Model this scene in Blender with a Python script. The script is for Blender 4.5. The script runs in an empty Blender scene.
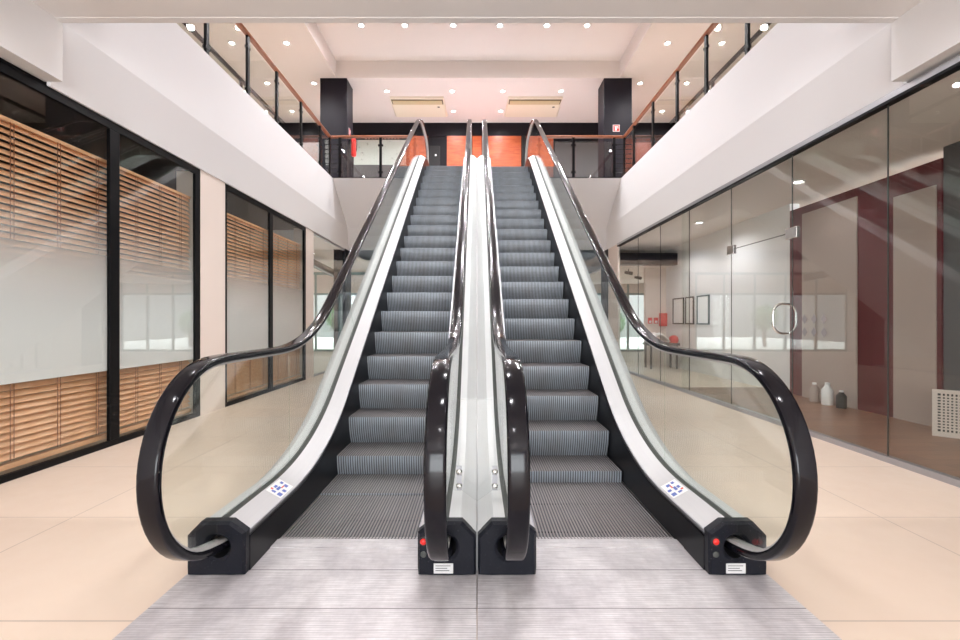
import bpy, bmesh, math, random
from math import sin, cos, tan, pi, radians, sqrt
from mathutils import Vector, Matrix
random.seed(7)
SC = bpy.context.scene
COL = SC.collection

# ------------------------------------------------------------------ materials
def new_mat(name):
    m = bpy.data.materials.new(name); m.use_nodes = True
    nt = m.node_tree
    return m, nt, nt.nodes['Principled BSDF']

def pbr(name, col, rough=.5, metal=0.0, coat=0.0, spec=.5, emit=None, es=0.0):
    m, nt, b = new_mat(name)
    b.inputs['Base Color'].default_value = (*col, 1)
    b.inputs['Roughness'].default_value = rough
    b.inputs['Metallic'].default_value = metal
    b.inputs['Coat Weight'].default_value = coat
    b.inputs['Coat Roughness'].default_value = .04
    b.inputs['Specular IOR Level'].default_value = spec
    if emit:
        b.inputs['Emission Color'].default_value = (*emit, 1)
        b.inputs['Emission Strength'].default_value = es
    return m

def N(nt, t, **kw):
    n = nt.nodes.new(t)
    for k, v in kw.items(): setattr(n, k, v)
    return n
def L(nt, a, b): nt.links.new(a, b)
def coords(nt, scale=(1, 1, 1), loc=(0, 0, 0), kind='Object'):
    tc = N(nt, 'ShaderNodeTexCoord'); mp = N(nt, 'ShaderNodeMapping')
    mp.inputs['Scale'].default_value = scale; mp.inputs['Location'].default_value = loc
    L(nt, tc.outputs[kind], mp.inputs['Vector'])
    return mp.outputs['Vector']
def noise(nt, vec, scale=5, detail=3, rough=.5):
    n = N(nt, 'ShaderNodeTexNoise'); n.inputs['Scale'].default_value = scale
    n.inputs['Detail'].default_value = detail; n.inputs['Roughness'].default_value = rough
    L(nt, vec, n.inputs['Vector']); return n.outputs['Fac']
def ramp(nt, fac, stops):
    r = N(nt, 'ShaderNodeValToRGB'); e = r.color_ramp.elements
    while len(e) < len(stops): e.new(.5)
    for el, (p, c) in zip(e, stops):
        el.position = p; el.color = (*c, 1)
    L(nt, fac, r.inputs['Fac']); return r.outputs['Color']
def mixc(nt, fac, a, b, mode='MIX'):
    m = N(nt, 'ShaderNodeMix', data_type='RGBA', blend_type=mode)
    for s, v in ((m.inputs[0], fac), (m.inputs[6], a), (m.inputs[7], b)):
        if isinstance(v, (int, float)): s.default_value = v
        elif isinstance(v, tuple): s.default_value = (*v, 1)
        else: L(nt, v, s)
    return m.outputs[2]
def math_(nt, op, a, b=None):
    m = N(nt, 'ShaderNodeMath', operation=op)
    for i, v in enumerate((a, b)):
        if v is None: continue
        if isinstance(v, (int, float)): m.inputs[i].default_value = v
        else: L(nt, v, m.inputs[i])
    return m.outputs[0]

M = {}
M['paint'] = pbr('white_wall_paint', (.82, .81, .825), .6)
M['ceiling'] = pbr('warm_ceiling_paint', (.88, .82, .785), .7)
M['soffit'] = pbr('shade_toned_soffit_paint', (.78, .76, .76), .7)  # wall white toned down, the soffit's weaker light put into its colour
M['pillar'] = pbr('beige_pillar_paint', (.78, .68, .62), .6)
M['black_frame'] = pbr('black_window_frame', (.004, .004, .005), .4, spec=.12)
M['column'] = pbr('dark_column_laminate', (.014, .0125, .019), .42, spec=.2)
M['darkwall'] = pbr('dark_back_wall', (.010, .009, .013), .5, spec=.2)
M['greywall'] = pbr('grey_upper_wall', (.36, .35, .35), .6)
M['dimwall'] = pbr('charcoal_shop_wall', (.10, .095, .10), .6)
M['skirt'] = pbr('black_skirt_panel', (.005, .005, .007), .3, spec=.16)
M['rubber'] = pbr('black_handrail_rubber', (.004, .0035, .006), .12, spec=.26)
M['plastic'] = None
M['chrome'] = pbr('polished_steel', (.75, .74, .73), .18, 1.0)
M['alu'] = pbr('grey_aluminium', (.42, .42, .45), .35, .8)
M['gasket'] = pbr('dark_grey_gasket', (.05, .055, .05), .5)
M['cladding'] = pbr('steel_cladding', (.6, .6, .6), .4, .6)
M['guide'] = pbr('pale_handrail_guide', (.55, .54, .53), .35, .3)
M['red'] = pbr('red_enamel', (.72, .02, .015), .3)
M['white'] = pbr('white_plastic', (.85, .84, .84), .4)
M['label'] = pbr('silver_label', (.62, .62, .62), .4)
M['blue'] = pbr('blue_print', (.10, .16, .5), .5)
M['black'] = pbr('matt_black', (.01, .01, .011), .6)
M['shopblack'] = pbr('shop_darkness_black', (.02, .018, .02), .6)  # the dark behind the blinds is put into this colour
M['decal'] = pbr('grey_decal', (.25, .23, .23), .6)
M['maroon'] = pbr('maroon_paint', (.12, .013, .018), .5)
M['greypanel'] = pbr('warm_grey_panel', (.44, .35, .315), .55)
M['ac'] = pbr('cream_air_conditioner', (.95, .88, .72), .45)
M['acslot'] = pbr('air_conditioner_slot', (.16, .12, .06), .5)
M['acflap'] = pbr('air_conditioner_flap', (.70, .60, .36), .4)
M['lens'] = pbr('lamp_lens', (1, 1, 1), .4, emit=(1, .95, .88), es=14)
M['leaf'] = pbr('green_leaves', (.06, .17, .05), .5)
M['bark'] = pbr('brown_bark', (.12, .08, .05), .8)
M['paving'] = pbr('pale_outdoor_paving', (.6, .6, .58), .8)
M['greendisplay'] = pbr('teal_glass_frame', (.25, .4, .4), .3)

def mk_plastic():
    m, nt, b = new_mat('black_scuffed_plastic')
    v = coords(nt, (1, 1, 1))
    f = noise(nt, v, 160, 4, .75)
    c = ramp(nt, f, [(0, (.007, .0075, .012)), (.63, (.009, .010, .015)), (.70, (.2, .2, .21))])
    L(nt, c, b.inputs['Base Color']); b.inputs['Roughness'].default_value = .36; b.inputs['Specular IOR Level'].default_value = .18
    return m
M['plastic'] = mk_plastic()

def mk_deck(name, col):
    m, nt, b = new_mat(name)
    f = noise(nt, coords(nt, (40, 1.2, 1.2)), 3, 3)
    c = mixc(nt, f, tuple(x * .95 for x in col), tuple(min(1, x * 1.04) for x in col))
    L(nt, c, b.inputs['Base Color'])
    b.inputs['Roughness'].default_value = .42; b.inputs['Metallic'].default_value = .05
    return m
M['deck'] = mk_deck('satin_white_deck', (.64, .645, .655))

M['deck_in'] = mk_deck('satin_white_deck_toned_down', (.55, .545, .555))  # same white deck, lowered in colour where the lamps overexpose it
def mk_floor():
    m, nt, b = new_mat('beige_floor_tile')
    v = coords(nt)
    sep = N(nt, 'ShaderNodeSeparateXYZ'); L(nt, v, sep.inputs[0])
    def joint(sock, off, size, w):
        a = math_(nt, 'ADD', sock, 40 * size - off + size / 2)
        a = math_(nt, 'MODULO', a, size)
        a = math_(nt, 'SUBTRACT', a, size / 2)
        a = math_(nt, 'ABSOLUTE', a)
        return math_(nt, 'LESS_THAN', a, w)
    jx = joint(sep.outputs[0], 2.45, 1.225, .004)
    jy = joint(sep.outputs[1], 2.79, .965, .004)
    j = math_(nt, 'MAXIMUM', jx, jy)
    n1 = noise(nt, v, 1.6, 4, .6); n2 = noise(nt, v, 9, 4, .6)
    c = mixc(nt, n1, (.66, .52, .41), (.745, .62, .515))
    c = mixc(nt, math_(nt, 'MULTIPLY', n2, .35), c, (.70, .57, .46))
    c = mixc(nt, math_(nt, 'MULTIPLY', j, .75), c, (.42, .33, .27))
    L(nt, c, b.inputs['Base Color'])
    r = ramp(nt, n2, [(.3, (.28, .28, .28)), (.7, (.42, .42, .42))])
    L(nt, r, b.inputs['Roughness'])
    return m
M['floor'] = mk_floor()

Y0_ = 2.138
def mk_plate():
    m, nt, b = new_mat('worn_ribbed_floor_plate')
    v = coords(nt)
    sep = N(nt, 'ShaderNodeSeparateXYZ'); L(nt, v, sep.inputs[0])
    fr = math_(nt, 'FRACT', math_(nt, 'MULTIPLY', sep.outputs[1], 1 / .0135))
    rib = math_(nt, 'LESS_THAN', fr, .28)
    streak = noise(nt, coords(nt, (2.6, 60, 1)), 2.0, 5, .7)
    blot = noise(nt, coords(nt, (2.2, 1.5, 1)), 1.9, 5, .65)
    c = mixc(nt, ramp(nt, blot, [(.36, (0, 0, 0)), (.64, (1, 1, 1))]), (.47, .445, .465), (.72, .695, .705))
    c = mixc(nt, ramp(nt, streak, [(.45, (0, 0, 0)), (.72, (.7, .7, .7))]), c, (.30, .27, .28))
    c = mixc(nt, math_(nt, 'MULTIPLY', rib, .45), c, (.30, .285, .295))
    for yj in (2.19, 1.895):
        d = math_(nt, 'ABSOLUTE', math_(nt, 'SUBTRACT', sep.outputs[1], yj - Y0_))
        c = mixc(nt, math_(nt, 'MULTIPLY', math_(nt, 'LESS_THAN', d, .0035), .7), c, (.12, .11, .11))
    L(nt, c, b.inputs['Base Color'])
    b.inputs['Metallic'].default_value = .15; b.inputs['Roughness'].default_value = .42
    bp = N(nt, 'ShaderNodeBump'); bp.inputs['Strength'].default_value = .25; bp.inputs['Distance'].default_value = .002
    L(nt, math_(nt, 'SUBTRACT', 1.0, rib), bp.inputs['Height']); L(nt, bp.outputs[0], b.inputs['Normal'])
    return m
M['plate'] = mk_plate()

def mk_step(name, ca, cb, cc):
    m, nt, b = new_mat(name)
    f = noise(nt, coords(nt, (26, .6, .6)), 3.0, 4, .7)
    g = noise(nt, coords(nt, (2.2, 1.2, 1.2)), 2.5, 4, .6)
    c = mixc(nt, f, ca, cb)
    c = mixc(nt, ramp(nt, g, [(.45, (0, 0, 0)), (.75, (.6, .6, .6))]), c, cc)
    L(nt, c, b.inputs['Base Color'])
    b.inputs['Metallic'].default_value = .3; b.inputs['Roughness'].default_value = .42
    return m
M['riser'] = mk_step('blue_grey_step_riser', (.27, .305, .355), (.47, .52, .57), (.24, .225, .215))
M['tread'] = mk_step('worn_step_tread', (.13, .122, .125), (.40, .37, .37), (.26, .23, .22))
M['groove'] = pbr('dark_step_groove', (.085, .09, .10), .6)  # darker colour for the grooves and step sides

def mk_glass(name, tint=(.95, .975, .96), ior=1.5, rough=0.0, gain=1.0):
    m = bpy.data.materials.new(name); m.use_nodes = True
    nt = m.node_tree; nt.nodes.clear()
    out = N(nt, 'ShaderNodeOutputMaterial'); mx = N(nt, 'ShaderNodeMixShader')
    tr = N(nt, 'ShaderNodeBsdfTransparent'); gl = N(nt, 'ShaderNodeBsdfGlossy')
    tr.inputs['Color'].default_value = (*tint, 1); gl.inputs['Roughness'].default_value = rough
    fr = N(nt, 'ShaderNodeFresnel'); ge = N(nt, 'ShaderNodeNewGeometry')
    io = math_(nt, 'SUBTRACT', ior, math_(nt, 'MULTIPLY', ge.outputs['Backfacing'], ior - 1 / ior))
    L(nt, io, fr.inputs['IOR'])
    fac = fr.outputs[0]
    if gain != 1.0:
        fac = math_(nt, 'MINIMUM', math_(nt, 'MULTIPLY', fac, gain), 1.0)
    L(nt, fac, mx.inputs[0]); L(nt, tr.outputs[0], mx.inputs[1]); L(nt, gl.outputs[0], mx.inputs[2])
    L(nt, mx.outputs[0], out.inputs[0])
    return m
M['glass'] = mk_glass('clear_glass', (.965, .985, .972))
M['esc_glass'] = mk_glass('greenish_balustrade_glass', (.945, .975, .955))
M['acrylic'] = mk_glass('clear_acrylic', (.975, .98, .98), 1.45)

def mk_film():
    m = bpy.data.materials.new('frosted_fading_film'); m.use_nodes = True
    nt = m.node_tree; nt.nodes.clear()
    out = N(nt, 'ShaderNodeOutputMaterial'); mx = N(nt, 'ShaderNodeMixShader')
    tr = N(nt, 'ShaderNodeBsdfTransparent'); df = N(nt, 'ShaderNodeBsdfDiffuse')
    df.inputs['Color'].default_value = (.92, .92, .95, 1)
    v = coords(nt); sep = N(nt, 'ShaderNodeSeparateXYZ'); L(nt, v, sep.inputs[0])
    mr = N(nt, 'ShaderNodeMapRange', interpolation_type='SMOOTHSTEP'); L(nt, sep.outputs[2], mr.inputs[0])
    mr.inputs[1].default_value = 2.3; mr.inputs[2].default_value = 1.0
    mr.inputs[3].default_value = 0; mr.inputs[4].default_value = .80
    L(nt, mr.outputs[0], mx.inputs[0]); L(nt, tr.outputs[0], mx.inputs[1]); L(nt, df.outputs[0], mx.inputs[2])
    L(nt, mx.outputs[0], out.inputs[0]); return m
M['film'] = mk_film()

def mk_wood(name, a, b_, scale=(1, 1, 1), rough=.4, k=5):
    m, nt, b = new_mat(name)
    f = noise(nt, coords(nt, scale), k, 6, .65)
    g = noise(nt, coords(nt), 1.1, 2)
    c = mixc(nt, ramp(nt, f, [(.3, (0, 0, 0)), (.7, (1, 1, 1))]), a, b_)
    c = mixc(nt, math_(nt, 'MULTIPLY', g, .4), c, tuple(x * .6 for x in a))
    L(nt, c, b.inputs['Base Color']); b.inputs['Roughness'].default_value = rough
    return m
M['slat'] = mk_wood('honey_wood_slats', (.84, .40, .19), (.95, .57, .34), (6, 1.5, 1.5), .35)
M['wood_rail'] = mk_wood('reddish_wood_rail', (.26, .085, .04), (.38, .14, .07), (4, 1, 4), .3)
M['wood_orange'] = mk_wood('orange_wood_cladding', (.38, .055, .014), (.60, .14, .035), (1.2, 1, 9), .4, 2.5)
M['redbrown'] = mk_wood('red_brown_panel', (.17, .045, .035), (.26, .08, .06), (1, 1, 6), .45)
M['woodfloor'] = None
def mk_woodfloor():
    m, nt, b = new_mat('brown_plank_floor')
    v = coords(nt)
    br = N(nt, 'ShaderNodeTexBrick'); L(nt, v, br.inputs['Vector'])
    br.inputs['Scale'].default_value = 1.0; br.inputs['Brick Width'].default_value = 1.1
    br.inputs['Row Height'].default_value = .14; br.inputs['Mortar Size'].default_value = .004
    br.inputs['Color1'].default_value = (.17, .07, .035, 1); br.inputs['Color2'].default_value = (.27, .12, .06, 1)
    br.inputs['Mortar'].default_value = (.06, .03, .02, 1)
    f = noise(nt, coords(nt, (1.5, 22, 1)), 3, 5, .6)
    c = mixc(nt, math_(nt, 'MULTIPLY', f, .5), br.outputs['Color'], (.14, .07, .045))
    L(nt, c, b.inputs['Base Color']); b.inputs['Roughness'].default_value = .3
    return m
M['woodfloor'] = mk_woodfloor()
def mk_speckle():
    m, nt, b = new_mat('pale_speckled_panel')
    f = noise(nt, coords(nt), 9, 5, .75)
    c = ramp(nt, f, [(.0, (.62, .66, .62)), (.60, (.60, .64, .60)), (.68, (.22, .24, .22))])
    L(nt, c, b.inputs['Base Color']); return m
M['speckle'] = mk_speckle()

# ------------------------------------------------------------------ mesh tools
class MB:
    """collects geometry for ONE mesh object"""
    def __init__(s): s.v = []; s.f = []; s.m = []
    def add(s, vs, fs, mi=0):
        o = len(s.v); s.v += [tuple(x) for x in vs]
        s.f += [tuple(i + o for i in f) for f in fs]; s.m += [mi] * len(fs); return s
    def box(s, x0, x1, y0, y1, z0, z1, mi=0):
        vs = [(x, y, z) for x in (x0, x1) for y in (y0, y1) for z in (z0, z1)]
        return s.add(vs, [(0, 1, 3, 2), (4, 6, 7, 5), (0, 4, 5, 1), (2, 3, 7, 6), (0, 2, 6, 4), (1, 5, 7, 3)], mi)
    def prism(s, poly, axis, a, b, mi=0):
        """poly = 2D outline in the two other axes, from a to b along axis"""
        n = len(poly)
        def P(p, t):
            return {'x': (t, p[0], p[1]), 'y': (p[0], t, p[1]), 'z': (p[0], p[1], t)}[axis]
        vs = [P(p, a) for p in poly] + [P(p, b) for p in poly]
        fs = [tuple(range(n))[::-1], tuple(range(n, 2 * n))] + [(i, (i + 1) % n, n + (i + 1) % n, n + i) for i in range(n)]
        return s.add(vs, fs, mi)
    def cyl(s, p0, p1, r0, r1=None, n=16, mi=0):
        r1 = r0 if r1 is None else r1
        p0 = Vector(p0); p1 = Vector(p1); d = (p1 - p0).normalized()
        u = d.orthogonal().normalized(); w = d.cross(u)
        vs = []
        for p, r in ((p0, r0), (p1, r1)):
            for i in range(n):
                a = 2 * pi * i / n; vs.append(p + (u * cos(a) + w * sin(a)) * r)
        fs = [(i, (i + 1) % n, n + (i + 1) % n, n + i) for i in range(n)] + [tuple(range(n))[::-1], tuple(range(n, 2 * n))]
        return s.add(vs, fs, mi)
    def lathe(s, c, prof, n=20, mi=0, axis='z'):
        """prof = [(r, t)], revolved about axis through c"""
        vs = []
        for r, t in prof:
            for i in range(n):
                a = 2 * pi * i / n
                q = {'z': (r * cos(a), r * sin(a), t), 'y': (r * cos(a), t, r * sin(a)), 'x': (t, r * cos(a), r * sin(a))}[axis]
                vs.append((c[0] + q[0], c[1] + q[1], c[2] + q[2]))
        fs = []
        for k in range(len(prof) - 1):
            for i in range(n):
                j = (i + 1) % n
                fs.append((k * n + i, k * n + j, (k + 1) * n + j, (k + 1) * n + i))
        fs.append(tuple(range(n))[::-1]); fs.append(tuple(range((len(prof) - 1) * n, len(prof) * n)))
        return s.add(vs, fs, mi)
    def tube(s, path, r, n=10, mi=0):
        path = [Vector(p) for p in path]; vs = []; u = None
        for i, p in enumerate(path):
            d = (path[min(i + 1, len(path) - 1)] - path[max(i - 1, 0)]).normalized()
            u = d.orthogonal().normalized() if u is None else (u - d * u.dot(d)).normalized()
            w = d.cross(u)
            for k in range(n):
                a = 2 * pi * k / n; vs.append(p + (u * cos(a) + w * sin(a)) * r)
        fs = []
        for i in range(len(path) - 1):
            for k in range(n):
                j = (k + 1) % n
                fs.append((i * n + k, i * n + j, (i + 1) * n + j, (i + 1) * n + k))
        fs.append(tuple(range(n))[::-1]); fs.append(tuple(range((len(path) - 1) * n, len(path) * n)))
        return s.add(vs, fs, mi)
    def sweep(s, sec, path, closed=True, mi=0):
        """sec = [(x, n)] swept along path [(Y, Z)] in the YZ plane, n along the left normal"""
        vs = []; m = len(sec)
        for i, p in enumerate(path):
            a = path[max(i - 1, 0)]; b = path[min(i + 1, len(path) - 1)]
            dy, dz = b[0] - a[0], b[1] - a[1]; l = sqrt(dy * dy + dz * dz)
            ny, nz = -dz / l, dy / l
            for x, n in sec: vs.append((x, p[0] + ny * n, p[1] + nz * n))
        fs = []
        for i in range(len(path) - 1):
            for k in range(m if closed else m - 1):
                j = (k + 1) % m
                fs.append((i * m + k, i * m + j, (i + 1) * m + j, (i + 1) * m + k))
        if closed:
            fs.append(tuple(range(m))[::-1]); fs.append(tuple(range((len(path) - 1) * m, len(path) * m)))
        return s.add(vs, fs, mi)
    def build(s, name, mats, parent=None, smooth=False, bevel=0, seg=2, loc=None):
        me = bpy.data.meshes.new(name); me.from_pydata(s.v, [], s.f)
        if not isinstance(mats, (list, tuple)): mats = [mats]
        for m in mats: me.materials.append(m)
        for p, i in zip(me.polygons, s.m): p.material_index = i
        bm = bmesh.new(); bm.from_mesh(me); bmesh.ops.recalc_face_normals(bm, faces=bm.faces[:])
        bm.to_mesh(me); bm.free()
        o = bpy.data.objects.new(name, me); COL.objects.link(o)
        if parent: o.parent = parent
        if loc: o.location = loc
        if bevel:
            md = o.modifiers.new('Bevel', 'BEVEL'); md.width = bevel; md.segments = seg; md.limit_method = 'ANGLE'; md.angle_limit = radians(35)
        if smooth:
            me.shade_smooth()
            md = o.modifiers.new('Smooth', 'NODES') if False else None
            bm = bmesh.new(); bm.from_mesh(me)
            for e in bm.edges:
                if len(e.link_faces) == 2 and e.calc_face_angle(0) > radians(38): e.smooth = False
            bm.to_mesh(me); bm.free()
        return o

def tag(o, label, cat, group=None, kind=None):
    o['label'] = label; o['category'] = cat
    if group: o['group'] = group
    if kind: o['kind'] = kind
    return o
def empty(name, loc=(0, 0, 0)):
    o = bpy.data.objects.new(name, None); o.location = loc; o.empty_display_size = .1
    COL.objects.link(o); return o
def struct(o, label, cat): return tag(o, label, cat, kind='structure')
def copy_tree(o, parent=None):
    c = o.copy(); COL.objects.link(c)
    if parent: c.parent = parent
    for ch in list(o.children): copy_tree(ch, c)
    return c

def fillet(pts, radii, n=14):
    """polyline with rounded inner corners -> dense list"""
    out = [pts[0]]
    for i in range(1, len(pts) - 1):
        p = Vector(pts[i]); a = (Vector(pts[i - 1]) - p).normalized(); b = (Vector(pts[i + 1]) - p).normalized()
        R = radii[i - 1]; ang = a.angle(b); t = R / tan(ang / 2)
        c = p + (a + b).normalized() * (R / sin(ang / 2))
        s = p + a * t - c; e = p + b * t - c
        for k in range(n + 1):
            q = s.lerp(e, k / n).normalized() * R     # nearly uniform for small turns
            out.append(tuple(c + q))
    out.append(pts[-1]); return out
def dense(path, step=.12):
    out = [path[0]]
    for a, b in zip(path, path[1:]):
        l = math.dist(a, b); k = max(1, int(l / step))
        for i in range(1, k + 1): out.append((a[0] + (b[0] - a[0]) * i / k, a[1] + (b[1] - a[1]) * i / k))
    return out

# ------------------------------------------------------------------ key dimensions
U = 4.51            # upper floor level
XF = 3.35           # face of the atrium edge
XS = 3.47           # shopfront plane
YN = 3.72           # near edge of the opening
YB, YB2 = 10.68, 12.33
ZF, ZS = 3.60, 3.09
TH = radians(35)
CL, CH = 7.32, 7.75 # low and high upper ceiling
YC = 11.6
YW = 14.25

# ------------------------------------------------------------------ the setting
PX, PY0, PY1 = 1.345, 1.9, 4.6   # the pit the moving steps run in
struct(MB().box(-9, -PX, -7, 19, -.4, 0).box(PX, 9, -7, 19, -.4, 0).box(-PX, PX, -7, PY0, -.4, 0).box(-PX, PX, PY1, 19, -.4, 0).box(-PX, PX, PY0, PY1, -.4, -.36).build('floor', M['floor']), 'pale beige large-format tiled floor of the ground level', 'floor')
struct(MB().box(3.63, 5.1, 2.0, 8.2, .0, .008).build('floor_shop', M['woodfloor']), 'brown wooden plank floor inside the right shop', 'floor')

def fascia(s, name, label):
    near = [(XF, U), (XF, ZF), (3.45, ZS), (XS + .01, ZS), (XS + .03, U)]
    far = [YB, 11.9, YB2, YB2, YB2]
    vs = [(s * x, YN, z) for x, z in near] + [(s * x, y, z) for (x, z), y in zip(near, far)]
    n = 5
    fs = [tuple(range(n))[::-1], tuple(range(n, 2 * n))] + [(i, (i + 1) % n, n + (i + 1) % n, n + i) for i in range(n)]
    struct(MB().add(vs, fs).build(name, M['paint']), label, 'wall')
fascia(-1, 'wall_left', 'white plaster edge of the upper floor on the left side of the opening')
fascia(1, 'wall_right', 'white plaster edge of the upper floor on the right side of the opening')
struct(MB().prism([(YB, U), (11.9, ZF), (YB2, ZS), (YW + .1, ZS), (YW + .1, U)], 'x', -XS - .03, XS + .03).build('wall_back', M['paint']),
       'white sloping end of the upper floor slab behind the escalators', 'wall')
for s, side in ((-1, 'left'), (1, 'right')):
    a, b = sorted((s * (XS + .03), s * 9))
    struct(MB().box(a, b, -2, YW + .1, ZS + .1, U).build('floor_upper_' + side, M['floor']), f'upper floor slab along the {side} side of the opening', 'floor')
    a, b = sorted((s * XF, s * (XS + .03)))
    struct(MB().box(a, b, -7, YN, ZS + .035, U).build('trim_' + ('1' if s < 0 else '2'), M['soffit']), f'dropped edge of the near soffit above the {side} shopfront', 'trim')
struct(MB().box(-XF, XF, -7, YN, ZF, U).build('ceiling_near', M['soffit']), 'soffit toned grey for its shade, overhead at the top of the photo', 'ceiling')
struct(MB().box(-XF, XF, YN - .07, YN - .01, ZF - .004, ZF).build('trim_3', M['soffit']), 'thin lip along the edge of the near soffit', 'trim')

# upper ceiling: high field over the opening, lower field around it
b = MB()
b.box(-3.55, 3.6, -2, YC, CH, CH + .1)
struct(b.build('ceiling', M['ceiling']), 'raised warm white ceiling panel over the escalator opening', 'ceiling')
b = MB().box(-9, -3.55, -2, YW + .1, CL, CH + .1)
struct(b.build('ceiling_left', M['ceiling']), 'lower warm white ceiling over the left upper walkway', 'ceiling')
b = MB().box(3.6, 9, -2, YW + .1, CL, CH + .1)
struct(b.build('ceiling_right', M['ceiling']), 'lower warm white ceiling over the right upper walkway', 'ceiling')
b = MB().box(-3.55, 3.6, YC, YW + .1, CL, CH + .1)
struct(b.build('ceiling_back', M['ceiling']), 'lower warm white ceiling with two air conditioners at the back', 'ceiling')
struct(MB().box(-9, 9, -2.1, -2, U, CH).build('wall_upper_front', M['paint']), 'white upper wall behind the viewer', 'wall')

# upper back wall
bw = MB().box(-9, 9, YW, YW + .15, U, CL).build('wall_upper_back', M['darkwall'])
struct(bw, 'dark wall at the back of the upper floor', 'wall')
def X14(px): return (px - 477) * YW / 460
b = MB().box(-9, 9, YW - .03, YW, 6.90, CL); b.build('lintel', M['darkwall'], bw)
for a, c in ((447, 521), (410, 428), (526, 553)):
    MB().box(X14(a), X14(c), YW - .06, YW, U, 6.90).build('wood_panel', M['wood_orange'], bw)
MB().box(X14(522), X14(525.4), YW - .1, YW, U, 6.9).build('mullion', M['black'], bw)
MB().box(X14(429), X14(440), YW - .05, YW, U, 6.6).build('door_leaf', M['black'], bw)
MB().lathe((X14(436), YW - .07, 6.3), [(.03, 0), (.03, -.02)], 12, axis='y').build('door_lamp', M['white'], bw)
MB().box(-3.8, X14(406), YW - .06, YW, 6.0, 6.78).build('pale_panel', M['speckle'], bw)
MB().box(-3.8, X14(406), YW - .08, YW, U, 6.0).build('dado', M['dimwall'], bw)
b = MB()
for i in range(11): b.box(-3.45 + i * .1, -3.40 + i * .1, YW - .12, YW - .06, 6.79, 6.88)
b.build('slat_grille', M['wood_rail'], bw)
MB().box(X14(555), X14(600), YW - .05, YW, U, 6.7).build('grey_panel', M['dimwall'], bw)
MB().box(4.0, 6.2, YW - .05, YW, U, 6.7).build('brown_panel', M['redbrown'], bw)
MB().box(-6.2, -4.0, YW - .05, YW, U, 6.7).build('grey_panel', M['greywall'], bw)

# glazed upper walls at the sides
for s, side, n in ((-1, 'left', 8), (1, 'right', 9)):
    x = s * 5.95
    w = MB(); a, c = sorted((x, x + s * .012)); w.box(a, c, 1, YW - .06, U + .06, CL - .08)
    wo = w.build(f'window_{n}', M['glass']); struct(wo, f'tall glazed shop wall along the {side} upper walkway', 'window')
    f = MB(); a, c = sorted((x - s * .02, x + s * .04))
    f.box(a, c, 1, YW - .06, CL - .08, CL); f.box(a, c, 1, YW - .06, U, U + .06)
    for y in (1.2, 3.8, 6.4, 9.0, 11.6, 13.9): f.box(a, c, y, y + .05, U + .06, CL - .08)
    f.build('window_frame', M['black_frame'], wo)
    a, c = sorted((x + s * 2.2, x + s * 2.3))
    struct(MB().box(a, c, -2, YW, U, CL).build(f'wall_upper_{side}', M['greywall']), f'grey wall inside the {side} upper shop', 'wall')

# columns on the upper floor
cl = MB().box(-3.96, -3.28, YC, YC + .56, U, CL).build('column', M['column'], bevel=.012)
struct(cl, 'dark square column on the upper floor left of the escalators, extinguisher on its side', 'column')
cr = MB().box(3.20, 3.91, YC, YC + .56, U, CL).build('column', M['column'], bevel=.012)
struct(cr, 'dark square column on the upper floor right of the escalators, with a red sign', 'column')

# ------------------------------------------------------------------ shopfronts, left
def frame_bay(y0, y1, name, label, mullions, first=True):
    """black framed bay on the left shop wall between y0 and y1"""
    x0, x1 = -XS - .035, -XS
    root = empty(name, (-XS - .03, y0, 0)); struct(root, label, 'window')
    def bx(a, b_, y0_, y1_, z0, z1): return (a + XS + .03, b_ + XS + .03, y0_ - y0, y1_ - y0, z0, z1)
    f = MB()
    f.box(*bx(x0, x1, y0, y1, 0, .055)); f.box(*bx(x0, x1, y0, y1, ZS - .08, ZS))
    for m in mullions: f.box(*bx(x0, x1, m[0], m[1], .055, ZS - .08))
    f.build('window_frame', M['black_frame'], root, bevel=.004)
    for a, c in zip(mullions, mullions[1:]):
        MB().box(*bx(-XS - .026, -XS - .016, a[1], c[0], .055, ZS - .08)).build('pane', M['glass'], root)
        fl = MB().box(*bx(-XS - .030, -XS - .028, a[1], c[0], .72, 2.3)).build('frosted_film', M['film'], root)
    return root
frame_bay(1.9, 5.77, 'window_1', 'near black framed shop window on the left with blinds behind frosted film',
          [(1.9, 1.96), (3.05, 3.16), (4.35, 4.47), (5.67, 5.77)])
frame_bay(6.33, 9.33, 'window_2', 'second black framed shop window on the left, past the beige pillar',
          [(6.33, 6.39), (7.71, 7.83), (9.23, 9.33)])
struct(MB().box(-XS - .3, -XS + .004, 5.77, 6.33, 0, ZS).build('wall_left_pillar', M['pillar']), 'beige wall pier between the two left shop windows', 'wall')
struct(MB().box(-XS - .25, -XS + .004, 9.33, 9.76, 0, ZS).build('wall_left_post', M['pillar']), 'narrow beige wall pier between left blinds and clear glass', 'wall')
struct(MB().box(-XS - .3, -XS, -7, 1.9, 0, ZS).build('wall_left_near', M['paint']), 'white wall left of the viewer', 'wall')
# clear glass bay
r = empty('window_3', (-XS - .03, 9.76, 0)); struct(r, 'clear frameless glass bay at the far left, trees seen through it', 'window')
MB().box(-.006, .006, 0, 1.16, .04, ZS - .05).build('pane', M['glass'], r)
MB().box(-.006, .006, 1.17, 2.34, .04, ZS - .05).build('pane', M['glass'], r)
MB().box(-.02, .02, 0, 2.34, 0, .04).box(-.02, .02, 0, 2.34, ZS - .05, ZS).build('window_frame', M['alu'], r)
h = MB(); h.tube([(.03, 1.1, 1.0), (.08, 1.1, 1.0), (.08, 1.1, 1.45), (.03, 1.1, 1.45)], .012); h.build('handle', M['chrome'], r)
struct(MB().box(-XS - .3, -XS + .01, 12.1, 12.65, 0, ZS).build('wall_left_end', M['column']), 'dark pier at the far end of the left shopfronts', 'wall')

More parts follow.
